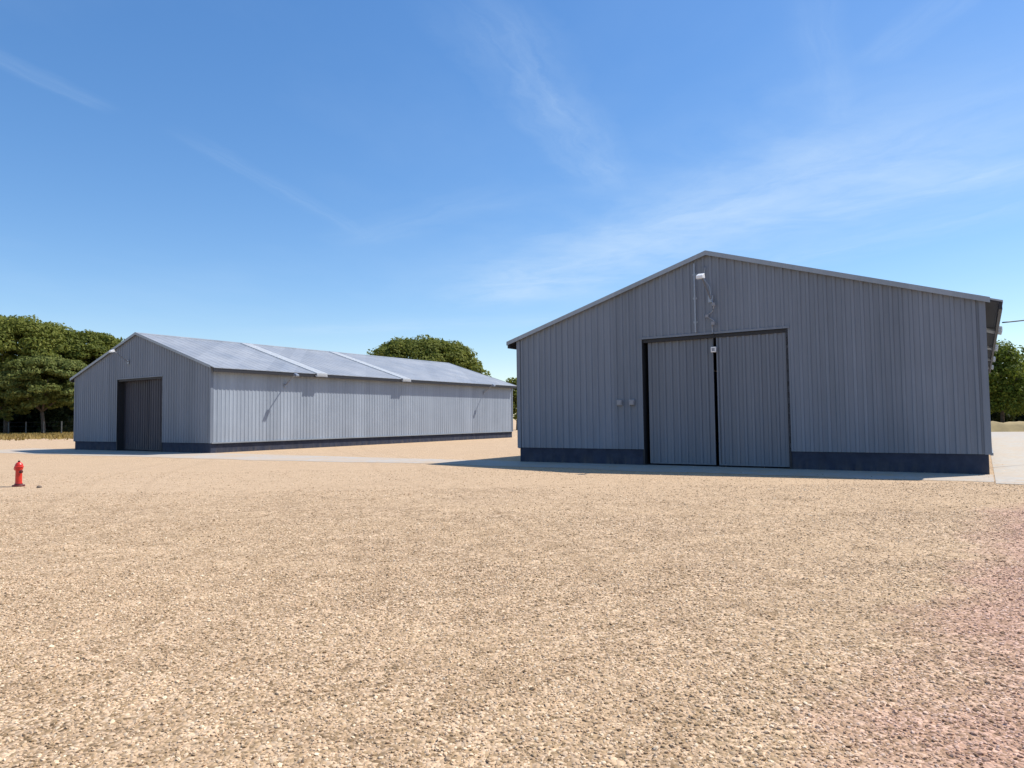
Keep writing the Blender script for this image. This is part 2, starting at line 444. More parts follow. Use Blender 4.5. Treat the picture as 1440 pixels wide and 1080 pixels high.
# gravel stones in the foreground, one object, instanced by geometry nodes
def gravel_stones():
    lib = bpy.data.collections.new("stone_shapes")     # not linked to the scene: only a source for the instances
    rnd = random.Random(3)
    for k in range(5):
        bm = bmesh.new(); bmesh.ops.create_icosphere(bm, subdivisions=2 if k < 2 else 1, radius=1)
        sx, sy, sz = 1.0, rnd.uniform(.62, .95), rnd.uniform(.32, .48)
        off = rnd.uniform(0, 50)
        for v in bm.verts:
            n = mnoise.noise(v.co * 1.3 + Vector((off, 0, 0))) * .42 + rnd.uniform(-.06, .06)
            v.co = Vector((v.co.x*sx, v.co.y*sy, v.co.z*sz)) * (1 + n)
        me = bpy.data.meshes.new("stone"); bm.to_mesh(me); bm.free()
        me.materials.append(M['stone'])
        lib.objects.link(bpy.data.objects.new("stone", me))
    rng = np.random.default_rng(5)
    P = []
    bands = [(2.2, 5, 2700), (5, 8, 1900), (8, 12, 850), (12, 17, 320), (17, 24, 90)]
    for z0, z1, den in bands:
        hw = .80 * z1 + 2.0
        n = int(den * (z1 - z0) * 2 * hw)
        x = rng.uniform(-hw, hw, n); y = rng.uniform(z0, z1, n)
        k = np.abs(x) < .80 * y + 2.0
        P.append(np.stack([x[k], y[k]], 1))
    P = np.concatenate(P); 
    s = np.exp(rng.normal(math.log(.0092), .32, len(P))); s = np.clip(s, .005, .024)
    # thin out in drifts so sandy patches stay open
    dens = np.sin(P[:,0]*.9+1.3*np.sin(P[:,1]*.7))*np.sin(P[:,1]*.6+P[:,0]*.35)
    keep = rng.uniform(0, 1, len(P)) < .78 + .22*dens
    P, s = P[keep], s[keep]
    s *= 1 + .25 * np.clip((P[:,1]-6)/10, 0, 1)
    me = bpy.data.meshes.new("gravel")
    me.vertices.add(len(P))
    co = np.zeros((len(P), 3), np.float32); co[:, :2] = P; co[:, 2] = s * rng.uniform(-.12, .28, len(P))
    me.vertices.foreach_set("co", co.ravel())
    a = me.attributes.new("size", 'FLOAT', 'POINT'); a.data.foreach_set("value", s.astype(np.float32))
    rot = np.stack([rng.normal(0, .35, len(P)), rng.normal(0, .35, len(P)), rng.uniform(0, 6.283, len(P))], 1).astype(np.float32)
    a = me.attributes.new("turn", 'FLOAT_VECTOR', 'POINT'); a.data.foreach_set("vector", rot.ravel())
    a = me.attributes.new("kindof", 'INT', 'POINT'); a.data.foreach_set("value", rng.integers(0, 5, len(P)).astype(np.int32))
    me.update()
    ob = bpy.data.objects.new("gravel", me); COL.objects.link(ob); tag(ob, kind='stuff')
    ob["label"] = "loose tan gravel stones spread over the foreground"
    ng = bpy.data.node_groups.new("scatter_stones", 'GeometryNodeTree')
    ng.interface.new_socket("Geometry", in_out='INPUT', socket_type='NodeSocketGeometry')
    ng.interface.new_socket("Geometry", in_out='OUTPUT', socket_type='NodeSocketGeometry')
    N, L = ng.nodes, ng.links
    gi = N.new('NodeGroupInput'); go = N.new('NodeGroupOutput')
    ci = N.new('GeometryNodeCollectionInfo'); ci.inputs['Collection'].default_value = lib
    ci.inputs['Separate Children'].default_value = True; ci.inputs['Reset Children'].default_value = True
    m2p = N.new('GeometryNodeMeshToPoints')
    iop = N.new('GeometryNodeInstanceOnPoints'); iop.inputs['Pick Instance'].default_value = True
    def attr(nm, ty):
        n = N.new('GeometryNodeInputNamedAttribute'); n.data_type = ty; n.inputs['Name'].default_value = nm; return n.outputs['Attribute']
    L.new(gi.outputs[0], m2p.inputs['Mesh']); L.new(m2p.outputs[0], iop.inputs['Points'])
    L.new(ci.outputs[0], iop.inputs['Instance'])
    L.new(attr("kindof", 'INT'), iop.inputs['Instance Index'])
    L.new(attr("turn", 'FLOAT_VECTOR'), iop.inputs['Rotation'])
    L.new(attr("size", 'FLOAT'), iop.inputs['Scale'])
    L.new(iop.outputs[0], go.inputs[0])
    md = ob.modifiers.new("scatter", 'NODES'); md.node_group = ng
    print("stones", len(P))
gravel_stones()

# ------------------------------------------------------------------ sheds
EAVE, RIDGE, PL = 4.76, 7.10, .55
PITCH_RIB = .25
def rib_points(s0, s1, depth, pitch=PITCH_RIB, extra=()):
    """(position, offset) pairs of a trapezoidal sheet between s0 and s1"""
    prof = [(0, 0), (.50, 0), (.60, depth), (.88, depth), (.98, 0)]
    pts = []
    k = math.floor(s0 / pitch) - 1
    while k * pitch < s1:
        for (u, d) in prof: pts.append(((k + u) * pitch, d))
        k += 1
    xs = [p[0] for p in pts]; ds = [p[1] for p in pts]
    f = lambda s: float(np.interp(s, xs, ds))
    out = [p for p in pts if s0 + 1e-4 < p[0] < s1 - 1e-4] + [(e, f(e)) for e in (s0, s1, *extra) if s0 <= e <= s1]
    return sorted(out)

def sheet_wall(name, mat, parent, origin, dx, out, s0, s1, zbot, ztop, opening=None, depth=.035, th=.012, extra=()):
    """corrugated wall with real ribs and thickness; origin/dx/out are local-frame vectors"""
    o, dx, out = Vector(origin), Vector(dx), Vector(out)
    ex = list(extra) + ([opening[0], opening[1]] if opening else [])
    P = rib_points(s0, s1, depth, extra=ex)
    mb = MB()
    def cell(a, b, z0a, z0b, z1a, z1b):
        pa = o + dx * a[0] + out * a[1]; pb = o + dx * b[0] + out * b[1]
        Z = lambda p, z: Vector((p.x, p.y, z))
        mb.quad(Z(pa, z0a), Z(pb, z0b), Z(pb, z1b), Z(pa, z1a))
        qa, qb = pa - out * th, pb - out * th
        mb.quad(Z(qa, z0a), Z(qa, z1a), Z(qb, z1b), Z(qb, z0b))
        mb.quad(Z(pa, z0a), Z(qa, z0a), Z(qb, z0b), Z(pb, z0b))
    for a, b in zip(P[:-1], P[1:]):
        if b[0] - a[0] < 1e-5: continue
        mid = (a[0] + b[0]) / 2
        zb = zbot
        if opening and opening[0] < mid < opening[1]: zb = opening[2]
        cell(a, b, zb, zb, ztop(a[0]), ztop(b[0]))
    return mb.build_raw(name, mat, parent)
def build_raw(s, name, mat, parent):
    me = bpy.data.meshes.new(name); me.from_pydata(s.v, [], s.f); me.update()
    o = bpy.data.objects.new(name, me); COL.objects.link(o); me.materials.append(mat); o.parent = parent
    return o
MB.build_raw = build_raw

def make_shed(origin, ang, w, L, label, strips, leaves, door_mat):
    root = empty('metal_shed', origin, ang)
    tag(root, label, 'shed', 'metal sheds')
    m = (RIDGE - EAVE) / (w / 2)
    gable = lambda s: EAVE + m * (w/2 - abs(s - w/2)) - .01
    flat = lambda s: EAVE - .03
    D0, D1, DT = 5.2, 10.02, 4.40
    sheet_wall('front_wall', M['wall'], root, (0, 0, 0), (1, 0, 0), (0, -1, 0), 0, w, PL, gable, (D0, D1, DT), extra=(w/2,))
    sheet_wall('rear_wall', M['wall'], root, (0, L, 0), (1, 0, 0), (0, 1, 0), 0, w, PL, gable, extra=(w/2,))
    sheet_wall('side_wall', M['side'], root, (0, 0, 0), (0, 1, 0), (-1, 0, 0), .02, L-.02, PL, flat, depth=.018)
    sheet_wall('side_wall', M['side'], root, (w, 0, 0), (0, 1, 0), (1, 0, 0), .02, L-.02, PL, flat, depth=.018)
    # plinth
    p = MB(); i = .03; b = .25
    p.box(i, D0, i, b, -.3, PL+.05); p.box(D1, w-i, i, b, -.3, PL+.05)
    p.box(i, i+.22, b, L-b, -.3, PL+.05); p.box(w-i-.22, w-i, b, L-b, -.3, PL+.05)
    p.box(i, w-i, L-b, L-i, -.3, PL+.05)
    p.build('plinth', M['plinth'], root)
    # inside floor
    fl = MB(); fl.box(i+.22, w-i-.22, b, L-b, -.2, .02); fl.build('floor', M['plinth'], root)
    # drip flashing under the side sheets
    for (x0, x1) in ((-.075, -.004), (w+.004, w+.075)):
        f = MB(); f.box(x0, x1, .05, L-.05, PL-.035, PL+.035); f.build('base_flashing', M['trim'], root)
    # corner trims
    for cx in (0, w):
        for cy in (0, L):
            sx = -1 if cx == 0 else 1; sy = -1 if cy == 0 else 1
            c = MB()
            xa, xb = sorted((cx + sx*.045, cx - sx*.11)); ya, yb = sorted((cy + sy*.040, cy + sy*.046))
            c.box(xa, xb, ya, yb, PL-.01, EAVE-.04)
            xa, xb = sorted((cx + sx*.039, cx + sx*.045)); ya, yb = sorted((cy + sy*.040, cy - sy*.11))
            c.box(xa, xb, ya, yb, PL-.01, EAVE-.06)
            c.build('corner_trim', M['wall'], root)
    # roof: two ribbed slopes with real thickness
    OV, VG = .44, .13
    for side in (-1, 1):
        mb = MB(); P = rib_points(-VG, L+VG, .018, pitch=.50)
        ex = w/2 + side * (w/2 + OV); ez = EAVE - m * OV
        tri = []
        for (t, d) in P:
            tri.append(len(mb.v))
            mb.v += [(w/2, t, RIDGE + .03 + d), (ex, t, ez + .03 + d), (ex, t, ez), (w/2, t, RIDGE)]
        for a, bb in zip(tri[:-1], tri[1:]):
            for k in range(3): mb.f.append((a+k, a+k+1, bb+k+1, bb+k))
        mb.f.append((tri[0], tri[0]+1, tri[0]+2, tri[0]+3)); mb.f.append((tri[-1]+3, tri[-1]+2, tri[-1]+1, tri[-1]))
        rf = mb.build('roof', M['roof'], root)
        # eave purlin, deepened and darkened to imitate the shade line below the roof edge
        e = MB(); xa, xb = sorted((ex - side*.02, ex - side*.10)); e.box(xa, xb, -VG+.02, L+VG-.02, ez-.19, ez-.004); e.build('eave_shade_purlin', M['dark'], rf)
        # dark boards imitating the shade under the overhang, between the strips
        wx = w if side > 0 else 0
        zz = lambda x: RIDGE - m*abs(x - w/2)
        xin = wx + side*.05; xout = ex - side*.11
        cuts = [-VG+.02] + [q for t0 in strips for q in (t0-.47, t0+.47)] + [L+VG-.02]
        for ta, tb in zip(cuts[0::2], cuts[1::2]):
            sf = MB(); sf.prism([(xin, ta, zz(xin)-.03), (xout, ta, zz(xout)-.03), (xout, ta, zz(xout)-.006), (xin, ta, zz(xin)-.006)], (0, tb-ta, 0)); sf.build('eave_shade_board', M['dark'], rf)
        # translucent strips: slightly proud, running past the eave
        for t0 in strips:
            sx = w/2 + side*.285; ex2 = ex + side*.10
            sk = MB(); z = lambda x: RIDGE - m*abs(x - w/2)
            for (ta, tb) in ((t0-.42, t0+.42),):
                poly = [(sx, ta, z(sx)+.075), (ex2, ta, z(ex2)+.075), (ex2, ta, z(ex2)+.10), (sx, ta, z(sx)+.10)]
                sk.prism(poly, (0, tb-ta, 0))
                for tt in (ta, tb-.05):
                    poly = [(sx, tt, z(sx)-.004), (ex2, tt, z(ex2)-.004), (ex2, tt, z(ex2)+.075), (sx, tt, z(sx)+.075)]
                    sk.prism(poly, (0, .05, 0))
            poly = [(ex2, t0-.42, z(ex2)+.10), (ex2+side*.02, t0-.42, z(ex2)+.09), (ex2+side*.02, t0-.42, z(ex2)-.06), (ex2, t0-.42, z(ex2)-.06)]
            sk.prism(poly, (0, .84, 0))
            poly = [(xin, t0-.45, zz(xin)-.13), (ex2, t0-.45, z(ex2)-.13), (ex2, t0-.45, z(ex2)-.061), (xin, t0-.45, zz(xin)-.061)]
            sk.prism(poly, (0, .9, 0))
            sk.build('skylight_strip', M['skylight'], rf)
    # ridge cap
    rc = MB(); z0 = RIDGE + .058
    for side in (-1, 1):
        poly = [(w/2, -VG-.02, z0-.05), (w/2+side*.28, -VG-.02, z0-.28*m-.05), (w/2+side*.28, -VG-.02, z0-.28*m+.012), (w/2, -VG-.02, z0+.012)]
        rc.prism(poly, (0, L+2*VG+.04, 0))
    rc.build('ridge_cap', M['roof'], root)
    # verge trims (front and rear)
    for ty, th in ((-VG-.03, .028), (L+VG+.002, .028)):
        for side in (-1, 1):
            ex = w/2 + side*(w/2 + OV*.35 if side > 0 else w/2 + OV)
            z = lambda x: RIDGE - m*abs(x - w/2)
            poly = [(w/2, ty, RIDGE-.08), (ex, ty, z(ex)-.08), (ex, ty, z(ex)+.07), (w/2, ty, RIDGE+.07)]
            v = MB(); v.prism(poly, (0, th, 0)); v.build('verge_trim', M['trim'], root)
    # soffit strip closing the verge
    # door header rail
    h = MB(); h.box(D0-.12, D1+.12, -.052, -.040, DT-.02, DT+.05); h.build('door_header', M['wall'], root)
    rl = MB(); rl.box(D0+.02, D1-.02, .02, .10, DT-.14, DT-.03); rl.build('door_rail', M['dark'], root)
    for j0 in (D0-.05, D1-.02):
        jm = MB(); jm.box(j0, j0+.07, .0, .50, .0, DT); jm.build('door_frame', M['dark'], root)
    for (s0, s1, y, zt) in leaves:
        d = MB(); P = rib_points(s0+.05, s1-.05, .038)
        for a, bb in zip(P[:-1], P[1:]):
            if bb[0]-a[0] < 1e-5: continue
            d.quad((a[0], y-a[1], .10), (bb[0], y-bb[1], .10), (bb[0], y-bb[1], zt-.05), (a[0], y-a[1], zt-.05))
        d.quad((s0+.05, y+.02, .10), (s0+.05, y+.02, zt-.05), (s1-.05, y+.02, zt-.05), (s1-.05, y+.02, .10))
        dr = d.build_raw('door', door_mat, root)
        fr = MB()
        fr.box(s0, s0+.05, y-.035, y+.04, .06, zt); fr.box(s1-.05, s1, y-.035, y+.04, .06, zt)
        fr.box(s0+.05, s1-.05, y-.03, y+.04, .06, .10); fr.box(s0+.05, s1-.05, y-.03, y+.04, zt-.05, zt)
        fr.build('door_leaf_frame', door_mat, dr)
    return root

near = make_shed(oA, A_ANG, 15.157, 36.0, 'nearer grey corrugated metal shed, gable and wide double door facing the gravel', (7.4, 15.4, 23.4, 31.4),
          ((5.36, 7.66, .17, 4.34), (7.80, 10.0, .08, 4.34)), M['door'])
far = make_shed(oB, B_ANG, 14.71, 30.27, 'farther grey metal shed on the left with long sunlit side wall', (7.4, 15.4),
          ((5.22, 8.30, .46, 4.34), (8.22, 10.0, .26, 4.34)), M['door_dark'])

# ------------------------------------------------------------------ fittings on the sheds
def place(o, origin, ang, s, t, z, rz=0.0):
    c, sn = math.cos(ang), math.sin(ang)
    o.location = (origin.x + c*s - sn*t, origin.y + sn*s + c*t, z); o.rotation_euler = (0, 0, ang + rz)

def make_floodlight():
    """arm leaving the wall (local -Y) and rising, lamp head at its tip"""
    r = empty('floodlight', (0, 0, 0))
    b = MB(); b.box(-.09, .09, -.045, -.005, -.12, .12); b.build('base_plate', M['galv'], r)
    a = MB(); a.tube([(0, -.03, 0), (0, -.30, .20), (0, -.90, .60)], .030, 8); a.build('arm', M['galv'], r)
    h = MB()
    h.prism([(-.11, -.86, .54), (-.11, -1.14, .50), (-.11, -1.14, .60), (-.11, -.92, .70)], (.22, 0, 0))
    hd = h.build('lamp_head', M['white'], r, bevel=.015)
    l = MB(); l.prism([(-.09, -.88, .529), (-.09, -1.11, .497), (-.09, -1.11, .487), (-.09, -.88, .519)], (.18, 0, 0)); l.build('lens', M['lens'], hd)
    return r
fl = make_floodlight()
G = 'floodlights on arms under the roof edges'
place(fl, oA, A_ANG, 7.69, -.03, 5.55); tag(fl, 'white floodlight on an arm high on the gable of the nearer shed', 'floodlight', G)
f2 = copy_tree(fl); place(f2, oB, B_ANG, 6.45, -.03, 5.42); f2["label"] = 'white floodlight on an arm on the shaded gable of the farther shed'
f3 = copy_tree(fl); place(f3, oB, B_ANG, 14.71+.03, 4.95, 3.86, R(90)); f3["label"] = 'floodlight on the sunlit side wall of the farther shed, close to its front corner'
f4 = copy_tree(fl); place(f4, oB, B_ANG, 14.71+.03, 25.8, 3.95, R(90)); f4["label"] = 'floodlight on the sunlit side wall of the farther shed, towards its rear end'

for q in (f3, f4):
    for c in q.children:
        if c.name.startswith('lamp_head'):
            c.data = c.data.copy(); c.data.materials[0] = M['galv']

def child_at(s, t, z, origin=oA, ang=A_ANG):
    c, sn = math.cos(ang), math.sin(ang); return Vector((origin.x + c*s - sn*t, origin.y + sn*s + c*t, z))

# conduit and hanging cable on the near gable
cd = empty('conduit', (0, 0, 0)); place(cd, oA, A_ANG, 7.16, -.07, 4.47)
tag(cd, 'grey vertical conduit on the near gable, above the left door leaf', 'conduit')
t_ = MB(); t_.tube([(0, 0, 0), (0, 0, 1.2), (0, 0, 2.33)], .035, 8); t_.build('pipe', M['galv'], cd)
for z in (.35, 1.15, 1.95):
    c_ = MB(); c_.box(-.07, .07, .0, .03, z-.03, z+.03); c_.build('clip', M['galv'], cd)
cb = empty('cable', (0, 0, 0)); place(cb, oA, A_ANG, 7.70, -.08, 4.50)
tag(cb, 'looping grey cable hanging from the gable floodlight to the door top', 'cable')
pts = [(-.16, 0, 2.15), (-.20, 0, 1.75), (-.02, -.03, 1.45), (.02, -.02, 1.05), (.11, -.06, .82), (.05, -.03, .62), (-.13, -.02, .48), (.10, -.05, .30), (.03, -.02, .12), (.04, -.02, -.10)]
fine = []
for k in range(len(pts)-1):
    p0 = Vector(pts[max(k-1, 0)]); p1 = Vector(pts[k]); p2 = Vector(pts[k+1]); p3 = Vector(pts[min(k+2, len(pts)-1)])
    for j in range(5):
        u = j/5; fine.append(.5*((2*p1) + (p2-p0)*u + (2*p0-5*p1+4*p2-p3)*u*u + (3*p1-p0-3*p2+p3)*u**3))
fine.append(Vector(pts[-1]))
t_ = MB(); t_.tube(fine, .018, 6); t_.build('cable_line', M['galv'], cb, smooth=True)
for (x, y, z, s) in ((.11, -.07, .84, .055), (-.13, -.04, .48, .05), (.07, -.06, .22, .06)):
    c_ = MB(); c_.box(x-s, x+s, y-.03, y+.03, z-s, z+s); c_.build('cable_clip', M['grey_box'], cb, bevel=.01)
jb = empty('lamp_box', (0, 0, 0)); place(jb, oA, A_ANG, 7.74, .0, 3.86)
tag(jb, 'small white box hanging in the gap between the two near door leaves', 'box')
t_ = MB(); t_.box(-.085, .085, -.10, .0, -.09, .09); t_.build('case', M['white'], jb, bevel=.015)
t_ = MB(); t_.tube([(0, -.05, .09), (.02, -.05, .55)], .012, 6); t_.build('cord', M['black'], jb)
t_ = MB(); t_.box(-.05, .05, -.105, -.1005, -.05, .05); t_.build('cover', M['grey_box'], jb)
for k, (s, lab) in enumerate(((4.34, 'small grey electrical box on the near shed wall, the one farther from the door'),
                              (4.81, 'small grey electrical box on the near shed wall, the one close to the door'))):
    e = empty('electrical_box', (0, 0, 0)); place(e, oA, A_ANG, s, -.036, 2.19)
    tag(e, lab, 'box', 'electrical boxes left of the near door')
    t_ = MB(); t_.box(-.095, .095, -.10, 0, -.10, .10); t_.build('case', M['grey_box'], e, bevel=.012)
    t_ = MB(); t_.box(-.07, .07, -.112, -.1005, -.075, .075); t_.build('lid', M['grey_box'], e)

# ------------------------------------------------------------------ power line on the right
pole_at = Vector((26.5, 27.0, 0))
up_ = empty('utility_pole', pole_at); tag(up_, 'brown timber utility pole standing right of the near shed, carrying its cable', 'pole')
t_ = MB(); t_.tube([(0, 0, -.3), (0, 0, 3.5), (0, 0, 7.2)], [.15, .13, .10], 12); t_.build('shaft', M['pole'], up_)
t_ = MB(); t_.box(-.6, .6, -.06, .06, 6.55, 6.67); t_.build('crossarm', M['pole'], up_)
for x in (-.5, .5):
    t_ = MB(); t_.lathe([(.03, 0), (.06, .03), (.04, .07), (.06, .10), (.03, .15)], 10, (x, 0, 6.67)); t_.build('insulator', M['white'], up_)
p0 = child_at(15.63, 2.6, 4.36); p1 = Vector((26.0, 27.0, 6.75))
pc = empty('power_cable', p0); tag(pc, 'black power cable leaving the right eave of the near shed', 'cable')
pts = []
for k in range(25):
    u = k/24; q = (p1-p0)*u; q.z -= .45*4*u*(1-u)*.6; pts.append(q)
t_ = MB(); t_.tube(pts, .022, 6); t_.build('cable_line', M['black'], pc, smooth=True)
q = pts[3]; q2 = pts[6]
t_ = MB(); t_.tube([q, q.lerp(q2, .3), q.lerp(q2, .7), q2], [.03, .065, .065, .03], 8); t_.build('cable_joint', M['black'], pc, smooth=True)

# ------------------------------------------------------------------ hydrant and stone
hy = empty('fire_hydrant', (-13.34, 19.06, 0), R(-35)); tag(hy, 'red pillar fire hydrant standing on the gravel at far left', 'hydrant')
t_ = MB(); t_.lathe([(.150, -.05), (.150, .035), (.142, .045), (.100, .050), (.095, .075)], 20); t_.build('base_flange', M['red_dark'], hy)
t_ = MB(); t_.lathe([(.088, .075), (.080, .12), (.078, .44), (.098, .455), (.098, .50), (.09, .51)], 20); t_.build('barrel', M['red'], hy, bevel=.004)
t_ = MB(); t_.lathe([(.112, .51), (.112, .535), (.098, .545), (.090, .59), (.066, .63), (.035, .648), (.03, .652)], 20); t_.build('bonnet', M['red'], hy)
t_ = MB(); t_.lathe([(.028, .652), (.028, .69), (.02, .695)], 6); t_.build('operating_nut', M['red_dark'], hy)
for (c, sgn) in ((-1, -1), (1, 1)):
    pr = [(.052, .06), (.052, .115), (.066, .118), (.066, .15)] if sgn < 0 else [(.04, .06), (.04, .095), (.05, .098), (.05, .12)]
    t_ = MB(); t_.lathe([(r, sgn*h) for r, h in pr], 14, (0, 0, .475 if sgn < 0 else .40), 'X'); ou = t_.build('outlet', M['red'], hy)
    t_ = MB(); h1 = pr[-1][1]; t_.lathe([(.06 if sgn < 0 else .046, sgn*(h1+.001)), (.06 if sgn < 0 else .046, sgn*(h1+.03)), (.022, sgn*(h1+.034)), (.022, sgn*(h1+.06))], 14, (0, 0, .475 if sgn < 0 else .40), 'X')
    t_.build('outlet_cap', M['red_dark'], ou)
bm = bmesh.new(); bmesh.ops.create_icosphere(bm, subdivisions=3, radius=.065)
for v in bm.verts:
    v.co *= 1 + .35*mnoise.noise(v.co*9); v.co.z *= .7
me = bpy.data.meshes.new('rock'); bm.to_mesh(me); bm.free(); me.materials.append(M['stone_dark'])
rk = bpy.data.objects.new('rock', me); COL.objects.link(rk); rk.location = (-12.45, 18.55, .02)
tag(rk, 'small dark rock lying on the gravel beside the hydrant', 'rock')

# ------------------------------------------------------------------ trees
def leaf_quads(centers, normals, size, rng, flat=.55):
    """numpy: small leaf faces around centers, roughly facing normals"""
    n = len(centers)
    nr = normals + rng.normal(0, flat, (n, 3)); nr /= np.linalg.norm(nr, axis=1)[:, None] + 1e-9
    h = rng.normal(0, 1, (n, 3)); a = np.cross(nr, h); a /= np.linalg.norm(a, axis=1)[:, None] + 1e-9
    b = np.cross(nr, a)
    sa = (size * rng.uniform(.6, 1.4, n))[:, None]; sb = (size * rng.uniform(.35, .8, n))[:, None]
    bend = nr * (sa * rng.uniform(-.25, .25, n)[:, None])
    return np.stack([centers - a*sa, centers - b*sb + bend, centers + a*sa*rng.uniform(.7, 1.2, n)[:, None], centers + b*sb + bend], 1)

def crown_mesh(name, clumps, per, size, seed, mat, parent):
    """clumps: list of (center, (rx,ry,rz), upness)"""
    rng = np.random.default_rng(seed); Q = []
    for (c, r, upn) in clumps:
        n = max(8, int(per * rng.uniform(.7, 1.3)))
        d = rng.normal(0, 1, (n, 3)); d /= np.linalg.norm(d, axis=1)[:, None]
        d[:, 2] = np.where(d[:, 2] < -.2, d[:, 2]*upn, d[:, 2])
        rad = rng.uniform(.55, 1.08, n)[:, None] ** .6
        p = np.array(c) + d * rad * np.array(r)
        Q.append(leaf_quads(p, d + np.array([0, 0, .35]), size, rng))
    Q = np.concatenate(Q); n = len(Q)
    me = bpy.data.meshes.new(name)
    me.vertices.add(n*4); me.vertices.foreach_set("co", Q.reshape(-1).astype(np.float32))
    me.loops.add(n*4); me.loops.foreach_set("vertex_index", np.arange(n*4, dtype=np.int32))
    me.polygons.add(n); me.polygons.foreach_set("loop_start", np.arange(0, n*4, 4, dtype=np.int32))
    me.update(calc_edges=True); me.validate()
    me.materials.append(mat)
    o = bpy.data.objects.new(name, me); COL.objects.link(o); o.parent = parent
    return o

def stone_pine(loc, H, rad, seed, mat, label, group, thick=.42, leaf=.22, per=120, nclump=120, base=None, drop=0.0):
    """umbrella pine: bare forked trunk, domed parasol crown made of many tufts"""
    rnd = random.Random(seed)
    r = empty('pine_tree', loc); tag(r, label, 'tree', group)
    th = rad * thick * 2; zc = H - th * .62
    clumps = []
    for k in range(nclump):
        a = rnd.uniform(0, 6.283); q = math.sqrt(rnd.uniform(0, 1))
        dome = math.sqrt(max(0, 1 - q**2.4))
        lob = .16 * mnoise.noise((math.cos(a)*2+seed, math.sin(a)*2, q*2))
        x, y = math.cos(a)*q*rad*(.92+lob), math.sin(a)*q*rad*(.92+lob)
        if rnd.random() < .66: z = zc + th*.55*dome*rnd.uniform(.82, 1.0) - (drop+.10*th)*rnd.random()*(q > .8)
        else: z = zc + th*rnd.uniform(-.40, .30)*max(dome, .35) - drop*rnd.random()
        s = rad*rnd.uniform(.13, .21)
        clumps.append(((x, y, z), (s, s, s*.62), .45))
    crown_mesh('crown', clumps, per, leaf, seed, mat, r)
    t_ = MB(); fork = zc - th*.5 - rad*.12
    bx, by = rnd.uniform(-.5, .5), rnd.uniform(-.5, .5)
    r0 = .028*H
    t_.tube([(0, 0, -.3), (bx*.4, by*.4, fork*.5), (bx, by, fork)], [r0, r0*.8, r0*.65], 10)
    for k in range(7):
        a = 6.283*k/7 + rnd.uniform(-.3, .3); q = rnd.uniform(.35, .75)*rad
        e = (bx+math.cos(a)*q, by+math.sin(a)*q, zc + th*.05)
        m_ = (bx+math.cos(a)*q*.45, by+math.sin(a)*q*.45, fork + (zc-fork)*.35)
        t_.tube([(bx, by, fork-.15), m_, e], [r0*.5, r0*.34, r0*.12], 7)
    t_.build('trunk', M['bark'], r, smooth=True)
    return r

def bush(name, loc, H, rad, seed, mat, label, cat, group, leaf=.25, per=90, nclump=40, trunk=False):
    rnd = random.Random(seed); r = empty(name, loc); tag(r, label, cat, group); clumps = []
    zb = H*.18 if trunk else 0
    for k in range(nclump):
        a = rnd.uniform(0, 6.283); q = math.sqrt(rnd.random()); hz = rnd.random()
        prof = math.sin(math.pi*(hz*.78+.18))**.6
        x, y = math.cos(a)*q*rad*prof*.85, math.sin(a)*q*rad*prof*.85
        z = zb + (H-zb)*(hz*.86+.07)
        s = rad*rnd.uniform(.20, .36)
        clumps.append(((x, y, z), (s, s, s*.8), .8))
    crown_mesh('crown', clumps, per, leaf, seed, mat, r)
    t_ = MB(); r0 = .022*H
    t_.tube([(0, 0, -.2), (.1, .05, H*.35), (.05, 0, H*.7)], [r0, r0*.7, r0*.25], 8)
    for k in range(5):
        a = 6.283*k/5 + rnd.random(); t_.tube([(.1, .05, H*.32), (math.cos(a)*rad*.3, math.sin(a)*rad*.3, H*.5), (math.cos(a)*rad*.55, math.sin(a)*rad*.55, H*.68)], [r0*.5, r0*.3, r0*.1], 6)
    t_.build('trunk', M['bark'], r, smooth=True)
    return r

GP = 'stone pines behind the fence on the left'
def zof(y, x, depth): 
    r = ray(x, y); return EYE + r.z / r.y * depth
stone_pine(at(10, 116), zof(446, 15, 116), 12.0, 11, M['pine'], 'tallest dark umbrella pine at the far left edge', GP, thick=.46, nclump=230, per=190, leaf=.26)
stone_pine(at(112, 122), zof(466, 110, 122), 8.5, 12, M['pine'], 'umbrella pine between the tallest pine and the left gable of the farther shed', GP, thick=.55, nclump=190, per=170, leaf=.26)
stone_pine(at(172, 126), zof(481, 170, 126), 6.5, 13, M['pine'], 'umbrella pine whose top just clears the gable of the farther shed', GP, thick=.6, nclump=140, per=150)
stone_pine(at(62, 111), zof(500, 70, 111), 7.0, 14, M['pine_pale'], 'lower paler pine in front of the tallest pine, bare trunk showing', GP, thick=.50, nclump=210, per=150, leaf=.24, drop=2.2)
stone_pine(at(8, 113), zof(520, 5, 113), 5.0, 15, M['pine_pale'], 'low pine cut by the left edge of the photo', GP, thick=.6, nclump=170, per=150, drop=2.5)
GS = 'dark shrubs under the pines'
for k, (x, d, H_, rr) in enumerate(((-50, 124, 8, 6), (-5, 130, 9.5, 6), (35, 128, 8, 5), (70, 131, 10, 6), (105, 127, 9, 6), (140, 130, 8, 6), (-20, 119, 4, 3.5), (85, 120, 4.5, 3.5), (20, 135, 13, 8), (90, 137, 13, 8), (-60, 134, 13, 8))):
    lab = 'dense shrub behind the pine trunks, shade put into its dark leaf colour'
    bush('shrub', at(x, d), H_, rr, 40+k, M['shade_leaf'], lab, 'shrub', GS, leaf=.45, per=110, nclump=46)
stone_pine(at(592, 100), zof(475, 597, 100), 8.75, 21, M['pine'], 'round topped umbrella pine rising behind the roof of the farther shed', None, thick=.55, nclump=260, per=240, leaf=.2)
bush('tree', at(727, 108), zof(533, 727, 108), 3.4, 22, M['pine'], 'small dark tree showing in the gap between the two sheds', 'tree', None, leaf=.25, nclump=50, trunk=True)
GR = 'trees beyond the bank on the right'
